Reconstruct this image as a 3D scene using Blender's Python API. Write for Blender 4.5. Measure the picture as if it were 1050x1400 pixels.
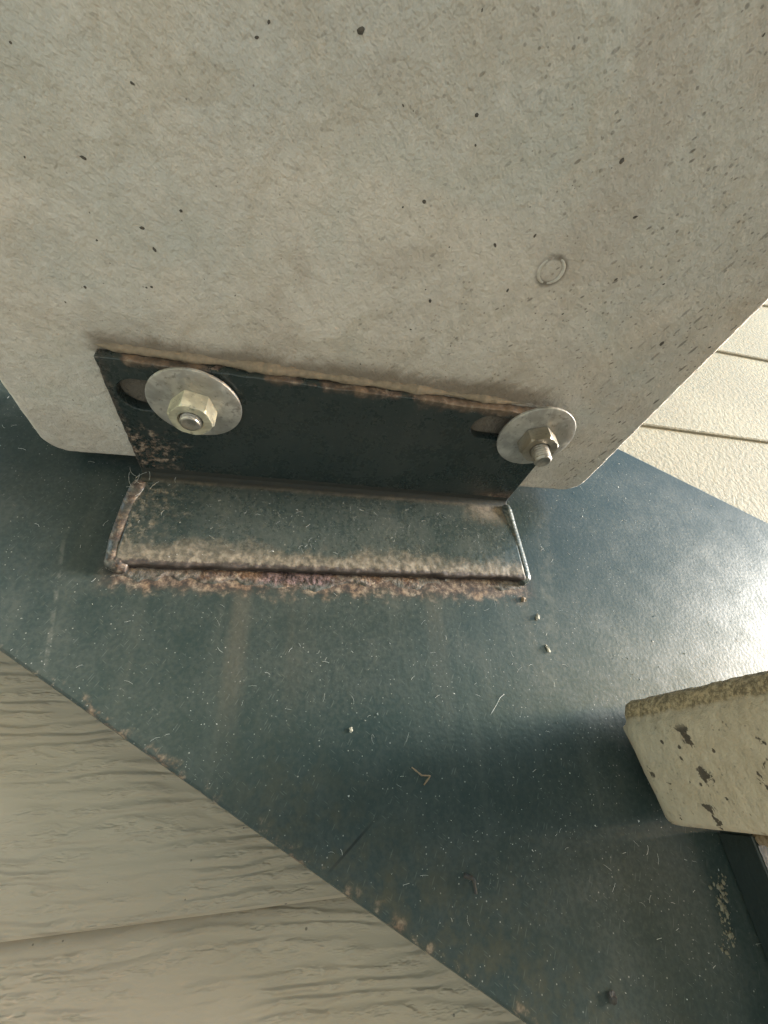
import bpy, bmesh, math, random
from mathutils import Vector, Matrix, noise as mnoise
random.seed(7)
scene = bpy.context.scene
for o in list(bpy.data.objects): bpy.data.objects.remove(o)
COL = scene.collection

# ------------------------------------------------------------------ camera
# World: X along the wall (stairs descend towards +X), Y into the wall, Z up.
# Origin = left end of the bracket's bend line, on the face of its welded leg.
cam = bpy.data.cameras.new('camera')
cam.sensor_fit = 'VERTICAL'; cam.sensor_height = 24.0
cam.lens = 24.0 * 568.6 / 1400.0
cam.clip_start = 0.005; cam.clip_end = 3000
cam_o = bpy.data.objects.new('camera', cam); COL.objects.link(cam_o)
right = Vector((0.97397, -0.21911, -0.05807))
down = Vector((0.06909, 0.53096, -0.84458))
fwd = Vector((0.21589, 0.81858, 0.53228))
m3 = Matrix((right, -down, -fwd)).transposed()
cam_o.matrix_world = Matrix.Translation((0.08915, -0.22373, -0.16202)) @ m3.to_4x4()
scene.camera = cam_o
scene.render.resolution_x = 768; scene.render.resolution_y = 1024

# ------------------------------------------------------------------ light
SUN_EL, SUN_AZ = math.radians(6), math.radians(-12)   # azimuth measured from +X towards +Y
world = bpy.data.worlds.new('World'); scene.world = world; world.use_nodes = True
wn = world.node_tree; wn.nodes.clear()
sky = wn.nodes.new('ShaderNodeTexSky'); sky.sky_type = 'NISHITA'; sky.sun_disc = False
sky.sun_elevation = SUN_EL; sky.sun_rotation = math.radians(90) - SUN_AZ
sky.dust_density = 0.3; sky.air_density = 1.0
bg = wn.nodes.new('ShaderNodeBackground'); bg.inputs['Strength'].default_value = 0.15
wo = wn.nodes.new('ShaderNodeOutputWorld')
wn.links.new(sky.outputs[0], bg.inputs[0]); wn.links.new(bg.outputs[0], wo.inputs[0])
sun = bpy.data.lights.new('sun', 'SUN'); sun.energy = 2.7; sun.angle = math.radians(15); sun.color = (1, .98, .95)
sun_o = bpy.data.objects.new('sun', sun); COL.objects.link(sun_o)
to_sun = Vector((math.cos(SUN_EL)*math.cos(SUN_AZ), math.cos(SUN_EL)*math.sin(SUN_AZ), math.sin(SUN_EL)))
sun_o.rotation_euler = to_sun.to_track_quat('Z', 'Y').to_euler()
sun_o.location = to_sun * 5
vs = scene.view_settings
vs.view_transform = 'Standard'; vs.look = 'None'; vs.gamma = 1; vs.use_curve_mapping = False
vs.exposure = 2.52
scene.render.engine = 'CYCLES'
scene.cycles.max_bounces = 6; scene.cycles.diffuse_bounces = 3; scene.cycles.glossy_bounces = 3
scene.cycles.use_adaptive_sampling = True; scene.cycles.adaptive_threshold = 0.02

# ------------------------------------------------------------------ node helpers
class MT:
    """small wrapper that builds one procedural material"""
    def __init__(s, name, plane=None):
        s.m = bpy.data.materials.new(name); s.m.use_nodes = True
        s.nt = s.m.node_tree; s.nt.nodes.clear()
        s.out = s.nt.nodes.new('ShaderNodeOutputMaterial')
        s.b = s.nt.nodes.new('ShaderNodeBsdfPrincipled')
        s.nt.links.new(s.b.outputs[0], s.out.inputs[0])
        s.co = s.nt.nodes.new('ShaderNodeTexCoord').outputs['Object']
        sp = s.nt.nodes.new('ShaderNodeSeparateXYZ'); s.nt.links.new(s.co, sp.inputs[0])
        s.x, s.y, s.z = sp.outputs
        s.d2 = plane is not None; s.p = s.co
        if plane:                                   # flat surfaces: 2D textures in the plane of the surface
            cb = s.nt.nodes.new('ShaderNodeCombineXYZ')
            u, w = {'xy': (s.x, s.add(s.y, s.z)), 'xz': (s.x, s.sub(s.z, s.y)), 'yz': (s.add(s.y, s.x), s.sub(s.z, s.x))}[plane]
            s.nt.links.new(u, cb.inputs[0]); s.nt.links.new(w, cb.inputs[1]); s.p = cb.outputs[0]
    def set(s, n, inp, v):
        i = n.inputs[inp]
        if isinstance(v, bpy.types.NodeSocket): s.nt.links.new(v, i)
        elif isinstance(v, (tuple, list)) and len(v) == 3 and i.type == 'RGBA': i.default_value = (*v, 1)
        else: i.default_value = v
    def math(s, op, a, b=0.0, c=0.0, clamp=False):
        n = s.nt.nodes.new('ShaderNodeMath'); n.operation = op; n.use_clamp = clamp
        s.set(n, 0, a); s.set(n, 1, b)
        if op in ('MULTIPLY_ADD', 'SMOOTH_MIN', 'SMOOTH_MAX'): s.set(n, 2, c)
        return n.outputs[0]
    def mul(s, a, b): return s.math('MULTIPLY', a, b)
    def add(s, a, b): return s.math('ADD', a, b)
    def sub(s, a, b): return s.math('SUBTRACT', a, b)
    def maxi(s, *a):
        r = a[0]
        for q in a[1:]: r = s.math('MAXIMUM', r, q)
        return r
    def rng(s, v, a, b, c=0.0, d=1.0, smooth=True):
        n = s.nt.nodes.new('ShaderNodeMapRange'); n.clamp = True
        n.interpolation_type = 'SMOOTHSTEP' if smooth else 'LINEAR'
        s.set(n, 0, v)
        for i, q in enumerate((a, b, c, d)): s.set(n, i+1, q)
        return n.outputs[0]
    def map(s, scale=(1, 1, 1), rot=(0, 0, 0), loc=(0, 0, 0), v=None):
        if any(rot):                       # turn first, then stretch
            r = s.nt.nodes.new('ShaderNodeMapping'); s.set(r, 0, v or s.p); r.inputs['Rotation'].default_value = rot; v = r.outputs[0]
        n = s.nt.nodes.new('ShaderNodeMapping'); s.set(n, 0, v or s.p)
        n.inputs['Scale'].default_value = scale; n.inputs['Location'].default_value = loc
        return n.outputs[0]
    def noise(s, scale, detail=4, rough=.55, dist=0.0, v=None):
        n = s.nt.nodes.new('ShaderNodeTexNoise'); n.noise_dimensions = '2D' if s.d2 else '3D'; s.set(n, 'Vector', v or s.p)
        n.inputs['Scale'].default_value = scale; n.inputs['Detail'].default_value = detail
        n.inputs['Roughness'].default_value = rough; n.inputs['Distortion'].default_value = dist
        return n.outputs['Fac']
    def voro(s, scale, feature='F1', v=None, rand=1.0):
        n = s.nt.nodes.new('ShaderNodeTexVoronoi'); n.feature = feature; n.voronoi_dimensions = '2D' if s.d2 else '3D'; s.set(n, 'Vector', v or s.p)
        n.inputs['Scale'].default_value = scale; n.inputs['Randomness'].default_value = rand
        return n
    def spots(s, scale, radius, prob, v=None, soft=.5):
        """mask of scattered dots: radius in cell units, prob = share of cells with a dot"""
        n = s.voro(scale, v=v)
        sp = s.nt.nodes.new('ShaderNodeSeparateColor'); s.nt.links.new(n.outputs['Color'], sp.inputs[0])
        r = s.mul(sp.outputs[1], radius)
        d = s.rng(n.outputs['Distance'], s.mul(r, soft), s.add(r, 1e-4), 1.0, 0.0)
        return s.mul(d, s.math('LESS_THAN', sp.outputs[0], prob))
    def ramp(s, fac, stops):
        n = s.nt.nodes.new('ShaderNodeValToRGB'); s.set(n, 0, fac)
        cr = n.color_ramp
        while len(cr.elements) < len(stops): cr.elements.new(.5)
        for e, (p, c) in zip(cr.elements, stops): e.position = p; e.color = (*c, 1)
        return n.outputs[0]
    def mix(s, f, a, b, blend='MIX'):
        n = s.nt.nodes.new('ShaderNodeMix'); n.data_type = 'RGBA'; n.blend_type = blend
        s.set(n, 0, f); s.set(n, 6, a); s.set(n, 7, b)
        return n.outputs[2]
    def bump(s, h, dist, strength=1.0, normal=None):
        n = s.nt.nodes.new('ShaderNodeBump'); n.inputs['Distance'].default_value = dist
        n.inputs['Strength'].default_value = strength; s.set(n, 'Height', h)
        if normal: s.set(n, 'Normal', normal)
        return n.outputs[0]
    def done(s, col, rough, normal=None, **kw):
        s.set(s.b, 'Base Color', col); s.set(s.b, 'Roughness', rough)
        if normal: s.set(s.b, 'Normal', normal)
        for k, v in kw.items(): s.set(s.b, k.replace('_', ' '), v)
        return s.m

# ------------------------------------------------------------------ materials
def paint_layers(t):
    """dark green paint with dust film, specks and hair scratches"""
    big = t.noise(9, 2, .6, .4); mid = t.noise(60, 3, .6); fine = t.noise(420, 2, .65)
    col = t.mix(t.rng(big, .35, .7), (.018, .031, .030), (.026, .038, .036))
    film = t.add(t.mul(t.rng(t.add(t.mul(mid, .45), t.mul(fine, .75)), .40, .85), .22), .04)
    film = t.mul(film, t.rng(big, .3, .75, .35, 1.0))
    col = t.mix(film, col, (.15, .15, .13))
    streak = t.noise(1.0, 2, .6, v=t.map((70, 5, 1)))
    col = t.mix(t.mul(t.rng(streak, .52, .8), .09), col, (.14, .14, .115))
    s1 = t.spots(430, .20, .26, soft=.1); s2 = t.spots(170, .065, .26, soft=.1)
    def hair(ang, prob, sc, w):
        return t.spots(1.0, w, prob, v=t.map((sc*9, sc, 1), (0, 0, ang), (ang, ang*3, 0)))
    h = t.maxi(hair(.5, .20, 95, .24), hair(-.9, .20, 115, .22))
    specks = t.maxi(t.mul(s1, t.rng(mid, .40, .62, .2, 1.0)), t.mul(s2, t.rng(big, .3, .6, .05, .4)), t.mul(h, .13))
    col = t.mix(t.mul(specks, .8), col, (.36, .355, .32))
    rough = t.add(t.rng(mid, .3, .75, .29, .33), t.mul(t.maxi(specks, film), .3))
    return col, rough

def rust_colour(t, n, k):
    c = t.ramp(n, [(.28, (.018, .011, .010)), (.45, (.070, .043, .033)), (.58, (.165, .115, .085)), (.75, (.34, .28, .215))])
    return t.mix(t.mul(t.rng(k, .56, .72), .35), c, (.23, .115, .045))

def mat_stringer():
    t = MT('stringer_paint', 'xz')
    col, rough = paint_layers(t)
    n1 = t.noise(95, 4, .68); rust = rust_colour(t, t.noise(190, 3, .7), n1)
    # rusty fringe below the bracket foot, run-off streaks, rust along the lower edge
    xin = t.mul(t.rng(t.x, -.012, .004), t.rng(t.x, .236, .252, 1, 0))
    band = t.mul(t.mul(t.rng(t.add(t.z, t.mul(n1, .020)), -.066, -.056), t.rng(t.z, -.054, -.050, 1, 0)), xin)
    run_n = t.noise(1.0, 2, .6, v=t.map((60, 2.5, 1)))
    runs = t.mul(t.mul(t.rng(run_n, .54, .72), t.rng(t.z, -.17, -.065)), t.mul(xin, t.rng(t.z, -.06, -.064)))
    r1 = t.mul(t.rng(t.x, .058, .0645), t.rng(t.x, .067, .0745, 1, 0))
    runs = t.maxi(t.mul(runs, .12), t.mul(t.mul(r1, t.mul(t.rng(t.z, -.17, -.10), t.rng(t.z, -.06, -.064))), .20))
    e = t.add(t.add(t.z, t.mul(t.add(t.x, .0374), .628)), .1038)         # 0 on the lower edge, grows upwards
    edge = t.mul(t.rng(t.add(e, t.mul(n1, -.016)), -.012, -.003, 1, 0), t.rng(n1, .50, .66, 0, .8))
    edgestain = t.mul(t.mul(t.rng(e, 0, .06, 1, 0), t.rng(t.x, .05, .12)), t.mul(t.rng(n1, .36, .70), .4))
    col = t.mix(edgestain, col, (.080, .065, .032))
    col = t.mix(runs, col, (.16, .13, .095))
    def strip(x0, z0, x1, z1, w0):          # soft straight mark from one point to another
        k = (x1-x0)/(z1-z0); d = t.math('ABSOLUTE', t.sub(t.sub(t.x, x0), t.mul(t.sub(t.z, z0), k)))
        return t.mul(t.rng(d, w0*.3, w0, 1, 0), t.mul(t.rng(t.z, max(z0, z1)+.004, max(z0, z1)-.006), t.rng(t.z, min(z0, z1)-.004, min(z0, z1)+.006)))
    col = t.mix(t.mul(t.mul(strip(.2720, -.004, .2440, -.125, .0075), t.rng(n1, .38, .62)), .22), col, (.16, .15, .12))
    col = t.mix(t.mul(t.mul(strip(-.030, -.045, -.0165, -.112, .0016), t.rng(n1, .42, .60)), .22), col, (.22, .21, .18))
    col = t.mix(t.mul(strip(.1165, -.1945, .1340, -.1805, .0013), .85), col, (.006, .009, .009))
    rm = t.maxi(t.mul(band, .8), edge)
    col = t.mix(rm, col, rust)
    rough = t.math('MAXIMUM', rough, t.mul(rm, .85))
    return t.done(col, rough, t.bump(t.noise(420, 1, .5), .0005, .16), Specular_IOR_Level=.32)

def mat_bracket(part):
    t = MT('bracket_paint_' + part, 'xy' if part == 'leg' else 'xz')
    n1 = t.noise(95, 4, .68); n2 = t.noise(270, 3, .7); n3 = t.noise(28, 2, .6)
    col, rough = paint_layers(t)
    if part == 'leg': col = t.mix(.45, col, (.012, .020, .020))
    rust = rust_colour(t, n2, n1)
    if part == 'leg':        # spans X 0..0.24, Y -0.082..0
        top = t.rng(t.add(t.y, t.mul(n1, .012)), t.add(t.rng(n3, .38, .62, -.0755, -.069), t.rng(t.x, .05, .10, -.003, .0)), -.0785, 0, 1)
        left = t.rng(t.add(t.x, t.mul(n1, .02)), .016, .010, 0, 1)
        notch = t.mul(t.rng(t.add(t.x, t.mul(n1, .05)), .055, .030, 0, 1), t.rng(t.add(t.y, t.mul(n2, .03)), -.030, -.008, 0, 1))
        corner = t.mul(t.rng(t.x, .205, .232), t.rng(t.y, -.016, -.004))
        m = t.maxi(t.mul(top, .9), t.mul(t.mul(left, .6), t.rng(n1, .42, .58)), t.mul(notch, t.rng(n2, .45, .62)), t.mul(corner, .8))
        dustm = t.mul(t.rng(n2, .5, .75), .03)
        rust = t.mix(t.mul(top, t.rng(n3, .42, .58, .0, .55)), rust, (.20, .135, .08))
    elif part == 'foot':     # spans X 0..0.24, Z -0.06..0
        front = t.rng(t.add(t.z, t.mul(t.sub(n1, .5), .018)), t.rng(n3, .35, .65, -.039, -.047), -.056, 0, 1)
        left = t.mul(t.rng(t.add(t.x, t.mul(n1, .05)), .058, .022, 0, 1), t.rng(n2, .40, .72))
        corner = t.mul(t.rng(t.add(t.x, t.mul(n1, .03)), .215, .238), t.rng(t.add(t.z, t.mul(n2, -.02)), -.034, -.020))
        m = t.maxi(t.mul(front, .72), t.mul(left, .55), t.mul(corner, .75))
        dustm = t.add(t.mul(t.rng(n2, .40, .85), .10), .02)
        tan = t.mix(t.rng(n2, .30, .70), (.115, .092, .066), (.26, .215, .16))
        edge = t.rng(t.add(t.z, t.mul(t.sub(n2, .5), .003)), -.0568, -.0588)
        rust = t.mix(t.mul(t.sub(1, edge), .8), rust, tan)
        rust = t.mix(t.mul(edge, .8), rust, (.040, .022, .019))
    elif part == 'bead_rusty':
        m = t.rng(n1, .36, .62, .30, .9); dustm = .12
    elif part == 'foot_clean':
        m = t.mul(t.rng(t.z, -.045, -.056), .8); dustm = t.mul(t.rng(n2, .45, .8), .1)
    else:
        m = t.mul(t.rng(n1, .60, .75), .4); dustm = t.mul(t.rng(n2, .4, .7), .5)
    col = t.mix(dustm, col, (.22, .215, .19))
    if part == 'foot':       # bend coloured dark and made rough to suppress its highlight
        bend_dark = t.rng(t.z, -.008, -.003); col = t.mix(t.mul(bend_dark, .9), col, (.018, .019, .015)); m = t.maxi(m, bend_dark)
        rust = t.mix(bend_dark, rust, col)
    col = t.mix(m, col, rust)
    rough = t.math('MAXIMUM', t.sub(rough, .05 if part != 'bead' else .0), t.mul(m, .85))
    return t.done(col, rough, t.bump(t.noise(330, 2, .65), .0007, .25 if part == 'leg' else .2), Specular_IOR_Level=.5)

def mat_rust():
    t = MT('flaking_rust', 'xz')
    n2 = t.noise(270, 3, .7); n1 = t.noise(60, 3, .6)
    rust = rust_colour(t, n2, n1)
    pink = t.mix(t.rng(n2, .30, .70), (.085, .066, .054), (.19, .155, .13))
    col = t.mix(t.rng(n1, .42, .58), pink, rust)
    # paint film that still clings away from the bracket
    low_ = t.rng(t.add(t.z, t.mul(n1, .014)), -.062, -.055, 1, 0)
    col = t.mix(t.mul(low_, .8), col, (.050, .060, .055))
    # open corroded hollow, purple brown
    hol = t.mul(t.mul(t.rng(t.x, .068, .080), t.rng(t.x, .112, .120, 1, 0)), t.rng(t.add(t.z, t.mul(n2, .006)), -.0655, -.0615))
    col = t.mix(t.mul(hol, .9), col, t.mix(t.rng(n2, .4, .65), (.03, .017, .017), (.16, .10, .10)))
    return t.done(col, .85, t.bump(t.noise(500, 2, .7), .0008, .7))

SPOTS = ((-.0443, .0344, .0030), (-.0434, .0203, .0034), (-.0375, .0315, .0012), (-.0350, .0270, .0014), (-.0540, .0290, .0010), (-.0290, .0345, .0011), (-.0385, .0170, .0009), (-.0480, .0120, .0008))
def mat_concrete(name, seed, base, stain=False, grit=1.0, edge=False):
    t = MT(name, None if edge else 'xy')
    vv = t.map(loc=(seed, seed*1.7, 0))
    big = t.noise(7, 2, .6, .5, v=vv); mid = t.noise(34, 5, .72, .8, v=vv)
    smear = t.noise(1, 4, .68, v=t.map((210, 165, 165), (0, 0, .7), (seed, 0, 0)))
    b = Vector(base)
    col = t.mix(t.rng(big, .35, .68), (b.x*.84, b.y*.87, b.z*.88), (b.x*1.06, b.y*1.02, b.z*.98))
    col = t.mix(t.mul(t.rng(mid, .44, .68), .50), col, (b.x*.76, b.y*.72, b.z*.65))
    col = t.mix(t.mul(t.rng(smear, .50, .72), .28), col, tuple(b*.62))
    col = t.mix(t.mul(t.rng(smear, .46, .32), .30), col, tuple(b*1.15))
    fine_ok = t.rng(mid, .36, .60, .25, 1.0)
    p1 = t.mul(t.spots(430, .36, .26*grit, v=vv), fine_ok); p2 = t.spots(150, .062, .24*grit, v=vv)
    p3 = t.mul(t.spots(1.0, .26, .14*grit, v=t.map((150, 330, 330), (0, 0, .75), (seed, 1, 0))), fine_ok)
    gx = .8 if edge else t.rng(t.x, .02, .26, .35, 1.3)
    pits = t.maxi(t.mul(t.mul(p1, .55), gx), t.mul(p2, .7), t.mul(t.mul(p3, .7), gx))
    if not edge:     # long pits gathered along the front edge
        gat = t.rng(t.x, .21, .30, .0, .9)
        pits = t.maxi(pits, t.mul(t.spots(1.0, .34, .30, v=t.map((330, 95, 1), (0, 0, -.25), (seed, 3, 0))), gat))
    col = t.mix(t.mul(pits, .8), col, (.055, .046, .037))
    if stain:
        cl = t.noise(11, 3, .65, .9, v=t.map(loc=(5.2, 1.7, 0)))
        col = t.mix(t.mul(t.rng(cl, .48, .66), .30), col, (.40, .335, .275))
        col = t.mix(t.mul(t.rng(cl, .46, .34), .22), col, (.43, .45, .40))
        yy = t.add(t.y, t.mul(t.sub(mid, .5), .014))
        inx = t.mul(t.rng(t.x, -.006, .004), t.rng(t.x, .205, .24, 1, 0))
        line = t.mul(t.mul(t.rng(yy, -.094, -.085), t.rng(yy, -.080, -.078, 1, 0)), inx)
        halo = t.mul(t.mul(t.rng(yy, -.112, -.082), t.rng(yy, -.080, -.078, 1, 0)), t.mul(inx, .35))
        under = t.mul(t.rng(t.y, -.0785, -.077), t.mul(t.rng(t.x, .001, .002), t.rng(t.x, .238, .239, 1, 0)))
        col = t.mix(t.mul(under, .85), col, (.085, .072, .056))              # shade inside the bracket slots, put into the concrete colour
        rd = t.math('SQRT', t.add(t.math('POWER', t.sub(t.x, .1875), 2.0), t.math('POWER', t.add(t.y, .1480), 2.0)))
        rshade = t.mul(t.rng(rd, .0036, .0048), t.rng(rd, .0054, .0074, 1, 0))  # shadow round the raised ring, put into the concrete colour
        col = t.mix(t.mul(rshade, t.rng(mid, .3, .6, .25, .8)), col, (.10, .085, .065))
        col = t.mix(halo, col, (.26, .215, .155)); col = t.mix(t.mul(line, .75), col, (.15, .115, .08))
    if edge:
        n1 = t.noise(70, 3, .7)
        e = t.rng(t.add(t.z, t.mul(t.sub(n1, .5), .008)), .0450, .0475)
        ecol = t.mix(t.rng(t.noise(480, 3, .75), .36, .66), (.10, .070, .036), (.38, .285, .165))
        col = t.mix(t.mul(e, .85), col, ecol)
        blob = t.rng(t.noise(95, 4, .7, .3), .60, .64)
        nb_ = t.noise(330, 3, .7)
        for by, bz, br in SPOTS:
            d_ = t.math('SQRT', t.add(t.math('POWER', t.sub(t.y, by), 2.0), t.math('POWER', t.sub(t.z, bz), 2.0)))
            blob = t.maxi(blob, t.rng(t.add(d_, t.mul(t.sub(nb_, .5), br*3.0)), br*.65, br*.95, 1, 0))
        col = t.mix(t.mul(blob, t.rng(t.z, .042, .038)), col, (.065, .050, .036))
    hb = t.noise(1, 3, .7, v=t.map((230, 190, 190), (0, 0, .7), (seed, 0, 0)))
    return t.done(col, t.rng(mid, .3, .7, .72, .9), t.bump(hb, .0016, .9), Specular_IOR_Level=.35)

def mat_siding(grain):
    t = MT('siding_woodgrain' if grain else 'siding_stipple', 'xz')
    big = t.noise(6, 1, .5)
    b = Vector((.315, .268, .208) if grain else (.32, .285, .215))
    col = t.mix(t.rng(big, .35, .65), tuple(b*.94), tuple(b*1.05))
    obj = t.nt.nodes.new('ShaderNodeObjectInfo').outputs['Random']
    off = t.nt.nodes.new('ShaderNodeCombineXYZ'); t.set(off, 0, t.mul(obj, 37.0)); t.set(off, 1, t.mul(obj, 11.0))
    va = t.nt.nodes.new('ShaderNodeVectorMath'); va.operation = 'ADD'; t.set(va, 0, t.p); t.set(va, 1, off.outputs[0])
    v = va.outputs[0]
    if grain:
        n = t.noise(1, 2, .5, v=t.map((11, 52, 1), (0, 0, .05), v=v))
        m = t.noise(1, 3, .6, v=t.map((60, 190, 1), (0, 0, .05), v=v))
        saw = t.math('FRACT', t.add(t.add(t.mul(t.z, 175.0), t.mul(t.x, 6.0)), t.add(t.mul(n, 2.9), t.mul(m, .55))))
        ridge = t.mul(t.rng(saw, 0, .55), t.rng(saw, .58, 1.0, 1, 0))
        amp = t.mul(t.rng(t.noise(1, 2, .6, v=t.map((17, 40, 1), loc=(3, 5, 0), v=v)), .32, .56, .20, 1), t.rng(m, .34, .58, .30, 1))
        h = t.add(t.mul(amp, ridge), t.mul(m, .16))
        col = t.mix(t.mul(t.rng(t.add(t.z, t.mul(m, .004)), .1655, .1725), .55), col, tuple(b*.42))      # lap shadow put into the colour along the seam
        nb = t.bump(h, .0012, .85)
    else:
        n = t.noise(210, 3, .6, .4, v=v)
        nb = t.bump(n, .0013, .7)
        col = t.mix(t.mul(t.rng(n, .55, .42), .35), col, tuple(b*.72))
    col = t.mix(t.mul(t.spots(95, .07, .12, v=v), .8), col, (.08, .07, .06))
    return t.done(col, .78, nb, Specular_IOR_Level=.25)

def mat_zinc(name, base, metallic, r0, r1, stain):
    t = MT(name)
    a = t.noise(90, 3, .65, .4); c = t.noise(300, 3, .65); k = t.noise(35, 2, .6)
    col = t.mix(t.rng(a, .38, .66), tuple(Vector(base)*.62), base)
    col = t.mix(t.mul(t.rng(c, .56, .72), .55), col, (.09, .085, .075))
    col = t.mix(t.mul(t.rng(k, .5, .7), stain), col, (.24, .19, .12))
    return t.done(col, t.rng(a, .3, .7, r0, r1), t.bump(c, .0004, .5), Metallic=metallic)

def mat_plain(name, col, rough=.8):
    t = MT(name)
    n = t.noise(400, 2, .6)
    return t.done(t.mix(n, tuple(Vector(col)*.6), tuple(Vector(col)*1.3)), rough, t.bump(n, .0005, .6))

M = dict(
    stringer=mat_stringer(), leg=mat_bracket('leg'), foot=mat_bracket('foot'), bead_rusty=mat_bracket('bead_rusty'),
    bead=mat_bracket('bead'), foot_clean=mat_bracket('foot_clean'), rust=mat_rust(),
    tread=mat_concrete('tread_concrete', 0.0, (.61, .565, .50), stain=True),
    tread_low=mat_concrete('tread_concrete_worn_shaded', 4.3, (.39, .325, .24), grit=1.5, edge=True),  # base colour darkened for shade on this tread; brown worn edge is its own
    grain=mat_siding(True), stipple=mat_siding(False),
    washer=mat_zinc('washer_zinc', (.56, .545, .50), .55, .38, .6, .35),
    nut_yellow=mat_zinc('nut_pale_zinc', (.78, .74, .56), .5, .35, .5, .25),
    nut_dull=mat_zinc('nut_dull_zinc', (.38, .35, .29), .65, .35, .55, .5),
    shank=mat_zinc('bolt_steel', (.52, .49, .44), .8, .3, .5, .45),
    dirt=mat_plain('dirt_ridge', (.26, .205, .14), .9), crumb_pale=mat_plain('crumb_pale', (.30, .275, .22)),
    crumb_dark=mat_plain('crumb_dark', (.035, .032, .028)), crumb_brown=mat_plain('crumb_brown', (.17, .12, .075)),
    dark=mat_plain('dark_paint', (.010, .016, .015), .5), crumb_olive=mat_plain('crumb_olive', (.15, .135, .095)), crumb_grey=mat_plain('crumb_grey', (.085, .075, .06)), ring=mat_plain('ring_concrete', (.55, .51, .44)), lint=mat_plain('lint', (.45, .45, .42)), ground=None)
def mat_ground():
    t = MT('paving', 'xy')
    return t.done(t.mix(t.noise(3, 2, .6), (.60, .555, .47), (.68, .63, .535)), .9)
M['ground'] = mat_ground()

# ------------------------------------------------------------------ mesh helpers
def link(name, me, mat=None, parent=None, smooth=False):
    o = bpy.data.objects.new(name, me); COL.objects.link(o)
    if mat: me.materials.append(mat)
    if smooth: me.polygons.foreach_set('use_smooth', [True]*len(me.polygons))
    if parent: o.parent = parent
    return o
def mesh(name, verts, faces):
    me = bpy.data.meshes.new(name); me.from_pydata([tuple(v) for v in verts], [], faces); me.update()
    bm = bmesh.new(); bm.from_mesh(me); bmesh.ops.recalc_face_normals(bm, faces=bm.faces); bm.to_mesh(me); bm.free()
    return me
def tag(o, label, cat=None, group=None, kind=None):
    o['label'] = label
    if cat: o['category'] = cat
    if group: o['group'] = group
    if kind: o['kind'] = kind
    return o
def empty(name, loc=(0, 0, 0)):
    o = bpy.data.objects.new(name, None); COL.objects.link(o); o.location = loc; o.empty_display_size = .02
    return o
def nz(x, y, z, s, seed=0.0): return mnoise.noise(Vector((x*s+seed, y*s+seed*1.3, z*s-seed)))
def fbm(x, y, z, s, seed=0.0, oct=4):
    return mnoise.fractal(Vector((x*s+seed, y*s+seed*1.3, z*s-seed)), .9, 2.0, oct)
def tube(path, radii, seg=10, close=True, rfun=None):
    P = [Vector(p) for p in path]; vs_, fs = [], []
    prev = None
    for i, p in enumerate(P):
        d = (P[min(i+1, len(P)-1)] - P[max(i-1, 0)]).normalized()
        if prev is None: a = d.orthogonal().normalized()
        else: a = (prev - d*prev.dot(d)).normalized()
        prev = a; b = d.cross(a)
        for k in range(seg):
            th = 2*math.pi*k/seg
            r = radii[i] * (rfun(i, th, p) if rfun else 1)
            vs_.append(p + (a*math.cos(th) + b*math.sin(th))*r)
    n = len(P)
    for i in range(n-1):
        for k in range(seg):
            fs.append((i*seg+k, i*seg+(k+1) % seg, (i+1)*seg+(k+1) % seg, (i+1)*seg+k))
    if close: fs.append(tuple(range(seg))); fs.append(tuple((n-1)*seg+k for k in range(seg)))
    return vs_, fs
def lathe(profile, seg=48, rf=None):
    """profile [(r, z)]; rf(theta, r, z) may change r"""
    vs_, fs = [], []
    for r, z in profile:
        for k in range(seg):
            th = 2*math.pi*k/seg; q = rf(th, r, z) if rf else r
            vs_.append((q*math.cos(th), q*math.sin(th), z))
    for i in range(len(profile)-1):
        for k in range(seg):
            fs.append((i*seg+k, i*seg+(k+1) % seg, (i+1)*seg+(k+1) % seg, (i+1)*seg+k))
    return vs_, fs

# ------------------------------------------------------------------ setting: ground, house wall
me = mesh('ground', [(-60, -60, 0), (60, -60, 0), (60, .2, 0), (-60, .2, 0)], [(0, 1, 2, 3)])
g = link('ground', me, M['ground']); g.location.z = -1.15; g['kind'] = 'structure'; g['label'] = 'beige paving below the stair, unseen, added to bounce light'  # out of view, added so light bounces up to the tread undersides

wall = tag(empty('house_wall', (0, .03, -1.1)), 'house wall of painted lap siding planks behind the dark green stringer', 'wall')
PITCH = .171; H0 = -.208
def plank(k):
    z0 = H0 + k*PITCH; grain = k < 1
    h = PITCH + .022; t_ = .0085
    x0, x1 = -1.6, 3.2
    # cross-section (y, z): lip at the bottom stands proud, the top tucks behind the plank above
    pr = [(-.0042, .0012), (-.0030, 0), (-.0006, 0), (.0055, h), (.0002, h), (-.0039, .003)]
    vs_, fs = [], []
    for x in (x0, x1):
        for (y, z) in pr: vs_.append((x, y, z))
    n = len(pr)
    for i in range(n): fs.append((i, (i+1) % n, n+(i+1) % n, n+i))
    fs.append(tuple(range(n))); fs.append(tuple(range(n, 2*n)))
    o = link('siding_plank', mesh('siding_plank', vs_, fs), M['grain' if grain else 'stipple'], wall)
    o.location = (0, 0, z0 + 1.1)
for k in range(-5, 9): plank(k)
# boards behind the planks close the wall
me = mesh('sheathing', [(-1.6, .03, 0), (3.2, .03, 0), (3.2, .03, 2.7), (-1.6, .03, 2.7), (-1.6, .05, 0), (3.2, .05, 0), (3.2, .05, 2.7), (-1.6, .05, 2.7)],
          [(0, 1, 2, 3), (4, 5, 6, 7), (0, 1, 5, 4), (3, 2, 6, 7), (0, 3, 7, 4), (1, 2, 6, 5)])
link('sheathing', me, M['stipple'], wall)

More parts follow.
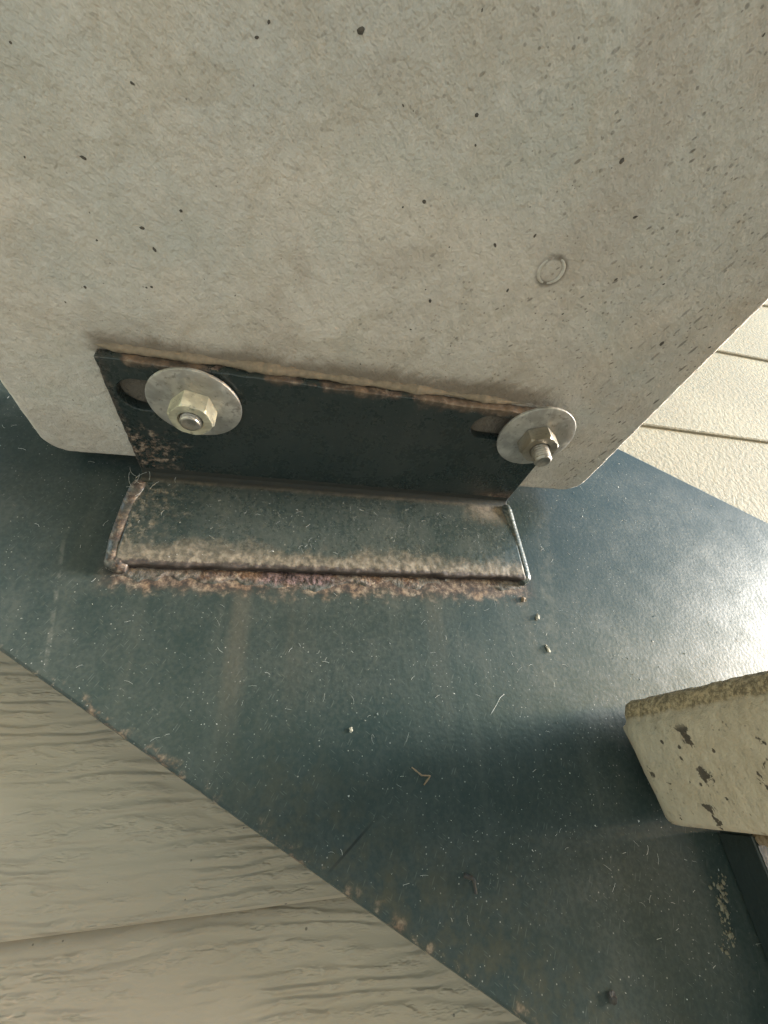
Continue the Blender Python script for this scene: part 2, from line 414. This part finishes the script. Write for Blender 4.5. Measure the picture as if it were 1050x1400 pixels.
# ------------------------------------------------------------------ stringer
SL = .628; SU = .55; YS = .006
def low(x): return -.1038 - SL*(x + .0374)
def upp(x): return .0377 - SU*(x - .4361)
stringer = tag(empty('stair_stringer', (0, YS, 0)), 'wide dark green painted steel stringer running diagonally across the siding', 'stringer')
bm = bmesh.new()
pts = [(-.85, low(-.85)), (1.25, low(1.25)), (1.25, upp(1.25)), (-.85, upp(-.85))]
vv = [bm.verts.new((x, 0, z)) for x, z in pts] + [bm.verts.new((x, .011, z)) for x, z in pts]
for f in [(0, 1, 2, 3), (7, 6, 5, 4), (0, 4, 5, 1), (1, 5, 6, 2), (2, 6, 7, 3), (3, 7, 4, 0)]: bm.faces.new([vv[i] for i in f])
bmesh.ops.recalc_face_normals(bm, faces=bm.faces)
bmesh.ops.bevel(bm, geom=bm.edges[:], offset=.0014, segments=2, affect='EDGES', profile=.6)
me = bpy.data.meshes.new('plate'); bm.to_mesh(me); bm.free()
link('plate', me, M['stringer'], stringer)

def rust_patch():
    """blistered paint and scale on the stringer just below the foot of the bracket"""
    nx, nzz = 330, 46; x0, x1, z0, z1 = -.010, .250, -.088, -.0555
    vs_, fs = [], []
    for j in range(nzz+1):
        for i in range(nx+1):
            x = x0 + (x1-x0)*i/nx; z = z0 + (z1-z0)*j/nzz
            bnd = -.0655 - .0040*fbm(x, 0, 0, 40, 3) - .0030*nz(x, 0, 0, 140, 8) - .004*math.exp(-((x-.095)/.03)**2)
            d = z - bnd
            patch = max(0, min(1, .45 + 1.7*fbm(x, 0, 0, 26, 31) + 1.2*math.exp(-((x-.095)/.035)**2)))
            ends = max(0, min(1, (x-x0)/.022)) * max(0, min(1, (x1-x)/.014)) * patch
            m = max(0, min(1, (d+.001)/.0022)) * ends
            curl = math.exp(-((d-.0012)/.0011)**2) * max(0, fbm(x, z, 0, 60, 5)+.25)
            h = -.0004 + m*(.0005 + .0006*abs(fbm(x, z, 0, 120, 1)) + .0003*max(0, nz(x, z, 0, 420, 2))) + curl*.0013*ends
            hol = math.exp(-((x-.097)/.020)**4) * max(0, min(1, (z+.0680+.0020*nz(x, 0, 0, 170, 4))/.0016))
            h = h*(1-hol) + hol*(.0002 + .0009*abs(fbm(x, z, 0, 330, 6)))
            h -= max(0, min(1, (z+.0600)/.0015))*.0012
            vs_.append((x, -h, z))
    for j in range(nzz):
        for i in range(nx):
            a = j*(nx+1)+i; fs.append((a, a+1, a+nx+2, a+nx+1))
    o = link('rust_patch', mesh('rust_patch', vs_, fs), M['rust'], stringer, True)
    o['label'] = 'flaking purple brown rust under the bracket foot'
rust_patch()

# ------------------------------------------------------------------ treads
def tread_mesh(name, L=.95, w=.3445, T=.055, r=.014, seed=0.0, rough_top=False):
    """plan: X 0..w, Y -L..0 (wall end at 0, rounded corners); Z 0..T"""
    def ring(ins, z):
        pts_ = []
        x0, x1, y0, y1 = ins, w-ins, -L+ins, -ins; rr = max(r-ins, .002)
        step = .0018
        def seg(a, b, n):
            for i in range(n): pts_.append((a[0]+(b[0]-a[0])*i/n, a[1]+(b[1]-a[1])*i/n))
        def arc(cx, cy, a0, n=10):
            for i in range(n):
                a = a0 + math.pi/2*i/n; pts_.append((cx+rr*math.cos(a), cy+rr*math.sin(a)))
        ym = -.30
        seg((x1, y0), (x1, ym), 14); seg((x1, ym), (x1, y1-rr), 150)
        arc(x1-rr, y1-rr, 0); seg((x1-rr, y1), (x0+rr, y1), 150); arc(x0+rr, y1-rr, math.pi/2)
        seg((x0, y1-rr), (x0, ym), 150); seg((x0, ym), (x0, y0), 14); seg((x0, y0), (x1, y0), 12)
        return pts_
    prof = [(.0030, 0), (.0016, .0005), (.0005, .0016), (0, .003), (0, .012), (0, .022), (0, .032), (0, T-.013)]
    for i in range(1, 9):
        a = math.pi/2*i/8; q = .008 if rough_top else .004
        prof.append((q*(1-math.cos(a)), T-q+q*math.sin(a)))
    if rough_top: prof = prof[:7] + [(0, T-.0125), (.0012, T-.0112), (.0024, T-.009), (.0033, T-.0065), (.0045, T-.004), (.0062, T-.002), (.009, T-.0006), (.014, T)]
    vs_, fs = [], []; n = 0
    for j, (ins, z) in enumerate(prof):
        rg = ring(ins, z); n = len(rg)
        amp = .0003 if j > 2 else .00025
        if rough_top: amp = .0003 if j < 7 else .0007
        cx, cy = w/2, -L/2
        for x, y in rg:
            f1 = fbm(x, y, z, 120, seed)*amp; f2 = fbm(x, y, z, 260, seed+9)*amp*.8
            dx = -1 if x < .02 else (1 if x > w-.02 else 0); dy = 1 if y > -.02 else 0
            if y < -.3: f1 = f2 = 0
            if rough_top and x < w/2: x -= .010*max(0, z)/T
            vs_.append((x+dx*(f1+f2), y+dy*(f1+f2), z+(f2*1.2 if (z > T-.013 and rough_top) else 0)))
    for j in range(len(prof)-1):
        for i in range(n): fs.append((j*n+i, j*n+(i+1) % n, (j+1)*n+(i+1) % n, (j+1)*n+i))
    fs.append(tuple(range(n))[::-1]); fs.append(tuple((len(prof)-1)*n+i for i in range(n)))
    me = mesh(name, vs_, fs)
    me.polygons.foreach_set('use_smooth', [len(p.vertices) == 4 for p in me.polygons])
    return me
def ring_arc(cx, cy, r, a0, a1, rr=.0008, n=26):
    path = [(cx+r*math.cos(a0+(a1-a0)*i/n), cy+r*math.sin(a0+(a1-a0)*i/n), .0002) for i in range(n+1)]
    return tube(path, [rr*(.55+.5*math.sin(math.pi*i/n)) for i in range(n+1)], 8)

upper = tag(empty('stair_tread', (-.0505, -.0035, .0062)), 'large pale concrete tread seen from below, bolted to the bracket', 'stair tread', 'concrete treads of the stair')
upper.rotation_euler.z = math.radians(-1.1)
tm = tread_mesh('slab', seed=1.0)
slab = link('slab', tm, M['tread'], upper)
tm.transform(Matrix.Translation((-.0505, -.0035, 0))); slab.location = (.0505, .0035, 0)   # texture coordinates share the bracket's frame
va_, fa_ = ring_arc(0, 0, .0050, math.radians(-70), math.radians(80)); vb_, fb_ = ring_arc(0, 0, .0050, math.radians(100), math.radians(225))
rm_ = mesh('ring_mark', va_+vb_, fa_+[tuple(i+len(va_) for i in f) for f in fb_])
rmk = link('ring_mark', rm_, M['ring'], upper, True); rmk.location = (.1875+.0505, -.1480+.0035, 0)
rmk['label'] = 'small raised ring moulded in the concrete'

lower = tag(empty('stair_tread', (.2760, -.002, -.1910)), 'concrete tread with crumbly brown upper edge, cut off at right', 'stair tread', 'concrete treads of the stair')
link('slab', tread_mesh('slab', seed=5.0, rough_top=True), M['tread_low'], lower)

# the next treads of the flight, above and below the picture, shade what the picture shows
for k, lab in ((-1, 'next concrete tread up the flight, above the picture'), (-2, 'second concrete tread up the flight, above the picture'), (2, 'next concrete tread down the flight, beyond the picture')):
    t_ = tag(empty('stair_tread', (-.0505+.33*k, -.0035, .0062-.2*k)), lab, 'stair tread', 'concrete treads of the stair')
    o_ = link('slab', tm, None, t_); o_.location = (.0505, .0035, 0)
far = tag(empty('stair_stringer', (0, -.95, 0)), 'unseen outer dark green stringer, added along the free side of the stair for its shade', 'stringer')  # out of view behind the camera, added to block light from the free side
o_ = link('plate', stringer.children[0].data, None, far); o_.location = (0, 0, 0)

# ------------------------------------------------------------------ brackets
BW, BA, BF = .24, .0825, .06
def leg_mesh():
    cu = bpy.data.curves.new('leg_curve', 'CURVE'); cu.dimensions = '2D'; cu.fill_mode = 'BOTH'
    cu.extrude = .0025; cu.bevel_depth = .0004; cu.bevel_resolution = 1
    def spl(p):
        s = cu.splines.new('POLY'); s.points.add(len(p)-1); s.use_cyclic_u = True
        for q, (x, y) in zip(s.points, p): q.co = (x, y, 0, 1)
    def slot(x0, x1, yc, r):
        p = []
        for i in range(17): a = math.pi/2+math.pi*i/16; p.append((x0+r+r*math.cos(a), yc+r*math.sin(a)))
        for i in range(17): a = -math.pi/2+math.pi*i/16; p.append((x1-r+r*math.cos(a), yc+r*math.sin(a)))
        return p
    outer = []
    n = 160
    for i in range(n): x = BW*i/n; outer.append((x, -BA + .0007*fbm(x, 0, 0, 90, 2)))
    for i in range(40): y = -BA*(1-i/40); outer.append((BW + .0003*fbm(0, y, 0, 90, 4), y))
    outer += [(BW, .0055), (0, .0055)]
    for i in range(1, 40): y = -BA*i/40; outer.append((.0006*fbm(0, y, 0, 110, 6), y))
    spl(outer); spl(slot(.0030, .050, -.0625, .0102)); spl(slot(.1838, .233, -.0690, .0092))
    tmp = bpy.data.objects.new('tmp', cu); COL.objects.link(tmp)
    dg = bpy.context.evaluated_depsgraph_get()
    me_ = bpy.data.meshes.new_from_object(tmp.evaluated_get(dg))
    bpy.data.objects.remove(tmp)
    me_.transform(Matrix.Translation((0, 0, .003)))
    return me_
def foot_mesh():
    pr = [(-.0075, .0012, 0, -1), (-.0045, .0001, 0, -1)]
    R_ = .0028
    for i in range(11):
        a = math.pi/2*(1-i/10); pr.append((-R_+R_*math.cos(a), -R_+R_*math.sin(a)-.00025*(i < 3), -math.cos(a), -math.sin(a)))
    k = 56
    for i in range(1, k): z = -R_ - (BF-.0018-R_)*i/k; pr.append((0, z, -1, 0))
    for i in range(8):
        a = math.pi/2*i/7; q = .0018; pr.append((q-q*math.cos(a), -BF+q-q*math.sin(a), -math.cos(a), -math.sin(a)))
    pr.append((.0058, -BF+.0006, 0, -1))
    nx = 300; vs_, fs = [], []
    for i in range(nx+1):
        x = BW*i/nx
        for (y, z, ny, nzv) in pr:
            wob = .0009*fbm(x, 0, 0, 55, 12)*max(0, min(1, (-z-.05)/.01))
            m = max(0, min(1, (-z-.0455+.006*nz(x, 0, z, 60, 3))/.006))
            ml = max(0, min(1, (.045-x)/.03))*max(0, min(1, (-z)/.01))*.5
            bul = (m+ml*(1-m))*(.0003*fbm(x, y, z, 110, 5)+.00015*fbm(x, y, z, 300, 7))
            if z < -.057: bul += .0002*fbm(x, y, z, 130, 17)
            bul += .00008*fbm(x, y, z, 80, 1)
            vs_.append((x, y+ny*bul, z+nzv*bul-wob))
    n = len(pr)
    for i in range(nx):
        for j in range(n-1): a = i*n+j; fs.append((a, a+1, a+n+1, a+n))
    # end caps down to the stringer
    for b in (0, nx*n):
        vs_.append((vs_[b][0], .0058, -.001)); fs.append(tuple(b+j for j in range(1, n)) + (len(vs_)-1,))
    return mesh('welded_leg', vs_, fs)
def bead_mesh(path, r, seed, amp):
    P = [Vector(p) for p in path]; dense = []
    for a, b in zip(P, P[1:]):
        n = max(2, int((b-a).length/.0006))
        dense += [a.lerp(b, i/n) for i in range(n)]
    dense.append(P[-1]); n = len(dense)
    rad = [r*(.75+.25*min(1, i/6, (n-1-i)/6)) for i in range(n)]
    f = lambda i, th, p: 1 + amp*(.35*math.sin(i*1.7+seed) + fbm(p.x+math.cos(th)*r, p.y+math.sin(th)*r, p.z, 300, seed))
    return mesh('weld_bead', *tube(dense, rad, 14, rfun=f))
def dirt_mesh():
    """crumbly ridge of dirt gathered where the free edge of the bracket meets the concrete"""
    nx, nt = 320, 10; vs_, fs = [], []
    for i in range(nx+1):
        x = -.002 + .215*i/nx
        s = max(.05, .75 + .5*fbm(x, 0, 0, 45, 21)) * min(1, i/12, (nx-i)/40+.02)
        for k in range(nt+1):
            a = math.pi*k/nt
            r = (.0026+.0006*fbm(x, a*.004, 0, 260, 4))*s
            vs_.append((x, -BA-.0012-r*1.15*math.cos(a)-.0006, .0062-r*math.sin(a)*1.15))
    for i in range(nx):
        for k in range(nt): a = i*(nt+1)+k; fs.append((a, a+1, a+nt+2, a+nt+1))
    return mesh('dirt_ridge', vs_, fs)
LEG, FOOT, DIRT = leg_mesh(), foot_mesh(), dirt_mesh()
BEAD_L = bead_mesh([(.0005, .001, -.007), (-.0022, .0035, -.022), (-.0030, .004, -.045), (-.0015, .004, -.0585), (.006, .0045, -.0605)], .0044, 3, .04)
BEAD_R = bead_mesh([(.2385, .0005, -.004), (.2405, .003, -.020), (.2420, .004, -.045), (.2420, .004, -.0575), (.2385, .0045, -.0610)], .0040, 8, .02)
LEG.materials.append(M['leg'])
FOOT2, BEAD2 = FOOT.copy(), BEAD_L.copy(); FOOT2.materials.append(M['foot_clean']); BEAD2.materials.append(M['foot_clean'])
def bracket(loc, label, first):
    t = tag(empty('angle_bracket', loc), label, 'bracket', 'welded angle brackets on the stringer')
    o = bpy.data.objects.new('bolted_leg', LEG); COL.objects.link(o); o.parent = t
    for nm, me_, mt, lab in (('welded_leg', FOOT if first else FOOT2, 'foot', 'dark green welded leg with rusted lower edge'), ('weld_bead', BEAD_L if first else BEAD2, 'bead_rusty', 'rusty weld bead at the left end'),
                        ('weld_bead', BEAD_R, 'bead', 'glossy painted weld bead at the right end'), ('dirt_ridge', DIRT, 'dirt', None)):
        o = bpy.data.objects.new(nm, me_); COL.objects.link(o); o.parent = t
        if not me_.materials: me_.materials.append(M[mt])
        me_.polygons.foreach_set('use_smooth', [len(p.vertices) == 4 for p in me_.polygons])
        if lab and first: o['label'] = lab
    return t
bracket((0, 0, 0), 'dark green steel angle bracket with two slots, rusting along its welded foot', True)
def support_plate():
    t = tag(empty('angle_bracket', (.3175, .006, -.197)), 'dark steel bracket standing out below the lower tread, cut off at right', 'bracket')
    def box(nm, x0, x1, y0, y1, z0, z1, bev):
        bm_ = bmesh.new(); bmesh.ops.create_cube(bm_, size=1)
        for v in bm_.verts: v.co = Vector(((x0+x1)/2+v.co.x*(x1-x0), (y0+y1)/2+v.co.y*(y1-y0), (z0+z1)/2+v.co.z*(z1-z0)))
        bmesh.ops.bevel(bm_, geom=bm_.edges[:], offset=bev, segments=3, affect='EDGES')
        me_ = bpy.data.meshes.new(nm); bm_.to_mesh(me_); bm_.free(); return link(nm, me_, M['dark'], t)
    box('standing_leg', .0000, .0065, -.020, -.0001, -.105, 0, .0012)
    link('dirt_ridge', bead_mesh([(.0035, -.014, -.002), (.0040, -.020, -.0025), (.0050, -.026, -.002)], .0022, 9, .5), M['crumb_brown'], t, True)
support_plate()

# ------------------------------------------------------------------ bolts
def hexr(th, ap):
    a = (th % (math.pi/3)) - math.pi/6
    return ap/math.cos(a)
def bolt(loc, label, tail, nutmat, rot, tilt, nut_h=.0088):
    t = tag(empty('bolt', loc), label, 'bolt', 'bolts through the bracket slots')
    # washer: hangs below the bracket, slightly dished
    R_, r_, th_ = .0222, .0058, .0021
    pr = [(r_, -.0002), (R_-.0006, 0), (R_-.0002, -.0003), (R_, -.0008), (R_, -th_+.0006), (R_-.0002, -th_+.0002), (R_-.0007, -th_), (R_*.72, -th_-.0002), (r_*1.9, -th_-.0005), (r_, -th_-.0005), (r_, -.0002)]
    w = link('washer', mesh('washer', *lathe(pr, 72)), M['washer'], t)
    w.data.polygons.foreach_set('use_smooth', [True]*len(w.data.polygons)); w.data.set_sharp_from_angle(angle=math.radians(40))
    w.rotation_euler = tilt
    ap = .0093; c = ap*1.155; z0, z1 = -th_-.0005, -th_-.0005-nut_h
    pr = [(c*.985, z0), (c+1, z0-.0006), (c+1, (z0+z1)/2), (c*1.0, z1+.0012), (c*.90, z1+.0001), (c*.86, z1), (.0060, z1), (.0052, z1+.0009)]
    rf = lambda th, r, z: min(hexr(th, ap), r)
    n = link('nut', mesh('nut', *lathe(pr, 72, rf)), M[nutmat], t); n.rotation_euler = (tilt[0]*.5, tilt[1]*.5, rot)
    n.data.polygons.foreach_set('use_smooth', [True]*len(n.data.polygons)); n.data.set_sharp_from_angle(angle=math.radians(28))
    # threaded shank from inside the concrete to below the nut
    prof = []; z = .02; zend = z1 - tail; pitch = .0015
    prof.append((.0048, z)); z = z1 + .002
    while z > zend + .0012:
        prof += [(.0050, z), (.0050, z-.0002), (.0044, z-.0007), (.0044, z-.0010)]; z -= pitch
    prof += [(.0047, zend+.0010), (.0041, zend+.0002), (.0036, zend), (.0028, zend+.0004), (0.0001, zend+.0006)]
    seg = 40
    vs_, fs = [], []
    for i, (r, zz) in enumerate(prof):
        hel = 1 if 0 < i < len(prof)-5 else 0
        for k in range(seg):
            a = 2*math.pi*k/seg; vs_.append((r*math.cos(a), r*math.sin(a), zz - hel*pitch*(k/seg if False else 0)))
    for i in range(len(prof)-1):
        for k in range(seg): fs.append((i*seg+k, i*seg+(k+1) % seg, (i+1)*seg+(k+1) % seg, (i+1)*seg+k))
    s = link('threaded_shank', mesh('threaded_shank', vs_, fs), M['shank'], t)
    s.data.polygons.foreach_set('use_smooth', [True]*len(s.data.polygons)); s.data.set_sharp_from_angle(angle=math.radians(50))
    s.rotation_euler = (tilt[0]*.5, tilt[1]*.5, 0)
    return t
bolt((.0388, -.0628, -.0004), 'bolt with flush end and pale yellowish nut, at the left end of the bracket', .0022, 'nut_yellow', .25, (math.radians(1.5), math.radians(1.0), 0), .0102)
bolt((.2238, -.0685, -.0010), 'bolt with long threaded end and dull nut, at the right end of the bracket', .0085, 'nut_dull', .62, (math.radians(-1.0), math.radians(3.0), .8))

# ------------------------------------------------------------------ debris on the stringer
def lump(r, seed, stretch=(1, 1, 1)):
    bm_ = bmesh.new(); bmesh.ops.create_icosphere(bm_, subdivisions=2, radius=r)
    for v in bm_.verts:
        f = 1 + .9*mnoise.noise(v.co*(1.5/r) + Vector((seed, seed*2, 0)))
        v.co = Vector((v.co.x*stretch[0], v.co.y*stretch[1], v.co.z*stretch[2]))*f
    me_ = bpy.data.meshes.new('crumb'); bm_.to_mesh(me_); bm_.free(); return me_
def crumb(name, x, z, r, mt, label, stretch=(1, .6, 1), rot=0, cat='crumb'):
    o = link(name, lump(r, x*100+z*37, stretch), M[mt])
    o.location = (x, YS - r*stretch[1]*.7, z); o.rotation_euler = (0, rot, 0)
    return tag(o, label, cat, 'debris stuck to the stringer')
def twig(name, pts_, r, mt, label, cat='fibre'):
    P = [Vector((x, YS - h, z)) for x, z, h in pts_]; c = sum(P, Vector())/len(P); dense = []
    for i in range(len(P)-1):
        for k in range(5): dense.append(P[i].lerp(P[i+1], k/5) - c)
    dense.append(P[-1]-c)
    o = link(name, mesh(name, *tube(dense, [r*(.6+.5*random.random()) for _ in dense], 6)), M[mt], smooth=True)
    o.location = c
    return tag(o, label, cat, 'debris stuck to the stringer')
crumb('crumb', .2381, -.0724, .0017, 'crumb_brown', 'brown crumb just below the right corner of the bracket foot')
crumb('crumb', .2465, -.1035, .0014, 'crumb_pale', 'pale elongated crumb right of centre between bracket and lower tread', (.7, .6, 1.7), -.2)
crumb('crumb', .1252, -.1426, .0009, 'crumb_pale', 'single pale grey flake low in the middle of the stringer', (1, .5, 1.2))
crumb('crumb', .2334, -.2462, .0018, 'crumb_dark', 'black crumb near the bottom edge of the picture', (.9, .7, 1.1))
crumb('crumb', .245, -.084, .0015, 'crumb_pale', 'whitish double crumb right below the brown crumb', (.8, .6, 1.4), .3)
twig('curled_husk', [(.1545, -.1600, .0012), (.159, -.1636, .002), (.1635, -.1640, .0015), (.160, -.1675, .001)], .0005, 'crumb_brown', 'curled brown husk inside the shadow of the lower tread', 'husk')
twig('curled_husk', [(.1745, -.2020, .001), (.1785, -.2035, .002), (.1790, -.2085, .0012)], .0010, 'crumb_dark', 'dark hooked husk below the shadow of the lower tread', 'husk')
twig('fibre', [(.201, -.1385, .0006), (.205, -.134, .0012), (.2085, -.130, .001), (.2115, -.1283, .0006)], .00014, 'lint', 'thin pale fibre slanting above the shadow of the lower tread')
def dirt_trail():
    vs_, fs = [], []
    for i in range(110):
        a = random.random(); r = random.choice([.0002, .0003, .0004, .0005, .0008, .0011])
        x = .2985 + .011*a + .002*math.sin(a*7) + random.gauss(0, .0022); z = -.2400 + .025*a + random.gauss(0, .0020)
        bm_ = bmesh.new(); bmesh.ops.create_icosphere(bm_, subdivisions=1, radius=r); b = len(vs_)
        for v in bm_.verts:
            k = random.uniform(.55, 1.25); vs_.append(Vector((x+v.co.x*k, YS-r*.3+v.co.y*k*.7, z+v.co.z*k*1.2)))
        for f in bm_.faces: fs.append(tuple(b+v.index for v in f.verts))
        bm_.free()
    tag(link('dirt_trail', mesh('dirt_trail', vs_, fs), M['crumb_olive']), 'crumbly trail of dirt on the stringer below the lower tread', 'dirt', kind='stuff')
dirt_trail()

def scatter_specks():
    vs_, fs = [], []
    def tet(x, z, y, s):
        b = len(vs_); ax = [Vector((random.gauss(0, 1), random.gauss(0, 1)*.6, random.gauss(0, 1))).normalized()*s*random.uniform(.5, 1) for _ in range(4)]
        for a in ax: vs_.append(Vector((x, y, z)) + a)
        fs.extend([(b, b+1, b+2), (b, b+1, b+3), (b, b+2, b+3), (b+1, b+2, b+3)])
    n = 0
    while n < 1000:
        x = random.uniform(-.12, .55); z = random.uniform(-.30, .10)
        if z < low(x)+.003 or z > upp(x)-.003: continue
        if 0 < x < .24 and -.06 < z < 0: continue
        d = fbm(x, z, 0, 14, 3)
        if random.random() > .22 + 1.3*d: continue
        tet(x, z, YS-.0001, random.choice([.0002, .0002, .0003, .0003, .0004, .0005, .0009]) * random.uniform(.7, 1.2)); n += 1
    for _ in range(200):
        x = random.uniform(.004, .236); z = random.uniform(-.056, -.008)
        tet(x, z, -.0001, random.uniform(.0002, .0005))
    o = link('dust_specks', mesh('dust_specks', vs_, fs), M['lint'])
    tag(o, 'pale dust specks sprinkled over the green steel', 'dust', kind='stuff')
def scatter_fibres():
    vs_, fs = [], []
    def add(x, y, z, ln, r):
        a = random.uniform(0, math.pi); c = random.uniform(-1.2, 1.2); p = Vector((x, y, z)); path = []
        for i in range(6):
            path.append(p.copy()); a += c/5; p = p + Vector((math.cos(a), random.uniform(-.12, .10), math.sin(a)))*ln/5
        b = len(vs_); v, f = tube(path, [r]*6, 4); vs_.extend(v); fs.extend([tuple(i+b for i in q) for q in f])
    n = 0
    while n < 230:
        x = random.uniform(-.12, .5); z = random.uniform(-.29, .06)
        if z < low(x)+.006 or z > upp(x)-.006: continue
        if -.004 < x < .244 and -.064 < z < .01: continue
        if random.random() > .5 + .7*fbm(x, z, 0, 16, 9): continue
        add(x, YS-.0003, z, random.uniform(.0012, .0045), random.uniform(.00004, .00009)); n += 1
    for _ in range(60): add(random.uniform(.006, .234), -.0003, random.uniform(-.054, -.01), random.uniform(.0012, .004), random.uniform(.00004, .00008))
    for _ in range(18): add(random.uniform(-.004, .02), random.uniform(-.004, .003), random.uniform(-.02, -.002), random.uniform(.004, .010), .00009)
    o = link('lint_fibres', mesh('lint_fibres', vs_, fs), M['lint'])
    tag(o, 'fine pale lint and cobweb fibres clinging to the green steel', 'lint', kind='stuff')
def scatter_grit():
    vs_, fs = [], []
    def bit(x, y, s, st):
        bm_ = bmesh.new(); bmesh.ops.create_icosphere(bm_, subdivisions=1, radius=s); b = len(vs_)
        a = random.uniform(0, 3.14); ca, sa = math.cos(a), math.sin(a)
        for v in bm_.verts:
            k = random.uniform(.7, 1.15); px, py = v.co.x*st*k, v.co.y*k
            vs_.append(Vector((x+px*ca-py*sa, y+px*sa+py*ca, .0062+v.co.z*.55)))
        for f in bm_.faces: fs.append(tuple(b+v.index for v in f.verts))
        bm_.free()
    for (x, y, s) in ((.0982, -.1997, .0010), (.1267, -.1654, .0008), (.1882, -.1897, .0009), (.1400, -.1312, .0007), (.2579, -.1317, .0011)): bit(x, y, s, 1.3)
    for _ in range(110):
        x = random.uniform(-.04, .285); y = random.uniform(-.26, -.02)
        if -.003 < x < .243 and y > -.09: continue
        bit(x, y, random.choice([.0002, .0003, .0004, .0006]), random.uniform(1, 2))
    o = link('grit', mesh('grit', vs_, fs), M['crumb_grey'])
    tag(o, 'dark grit specks stuck to the underside of the large tread', 'grit', kind='stuff')
scatter_specks(); scatter_fibres(); scatter_grit()
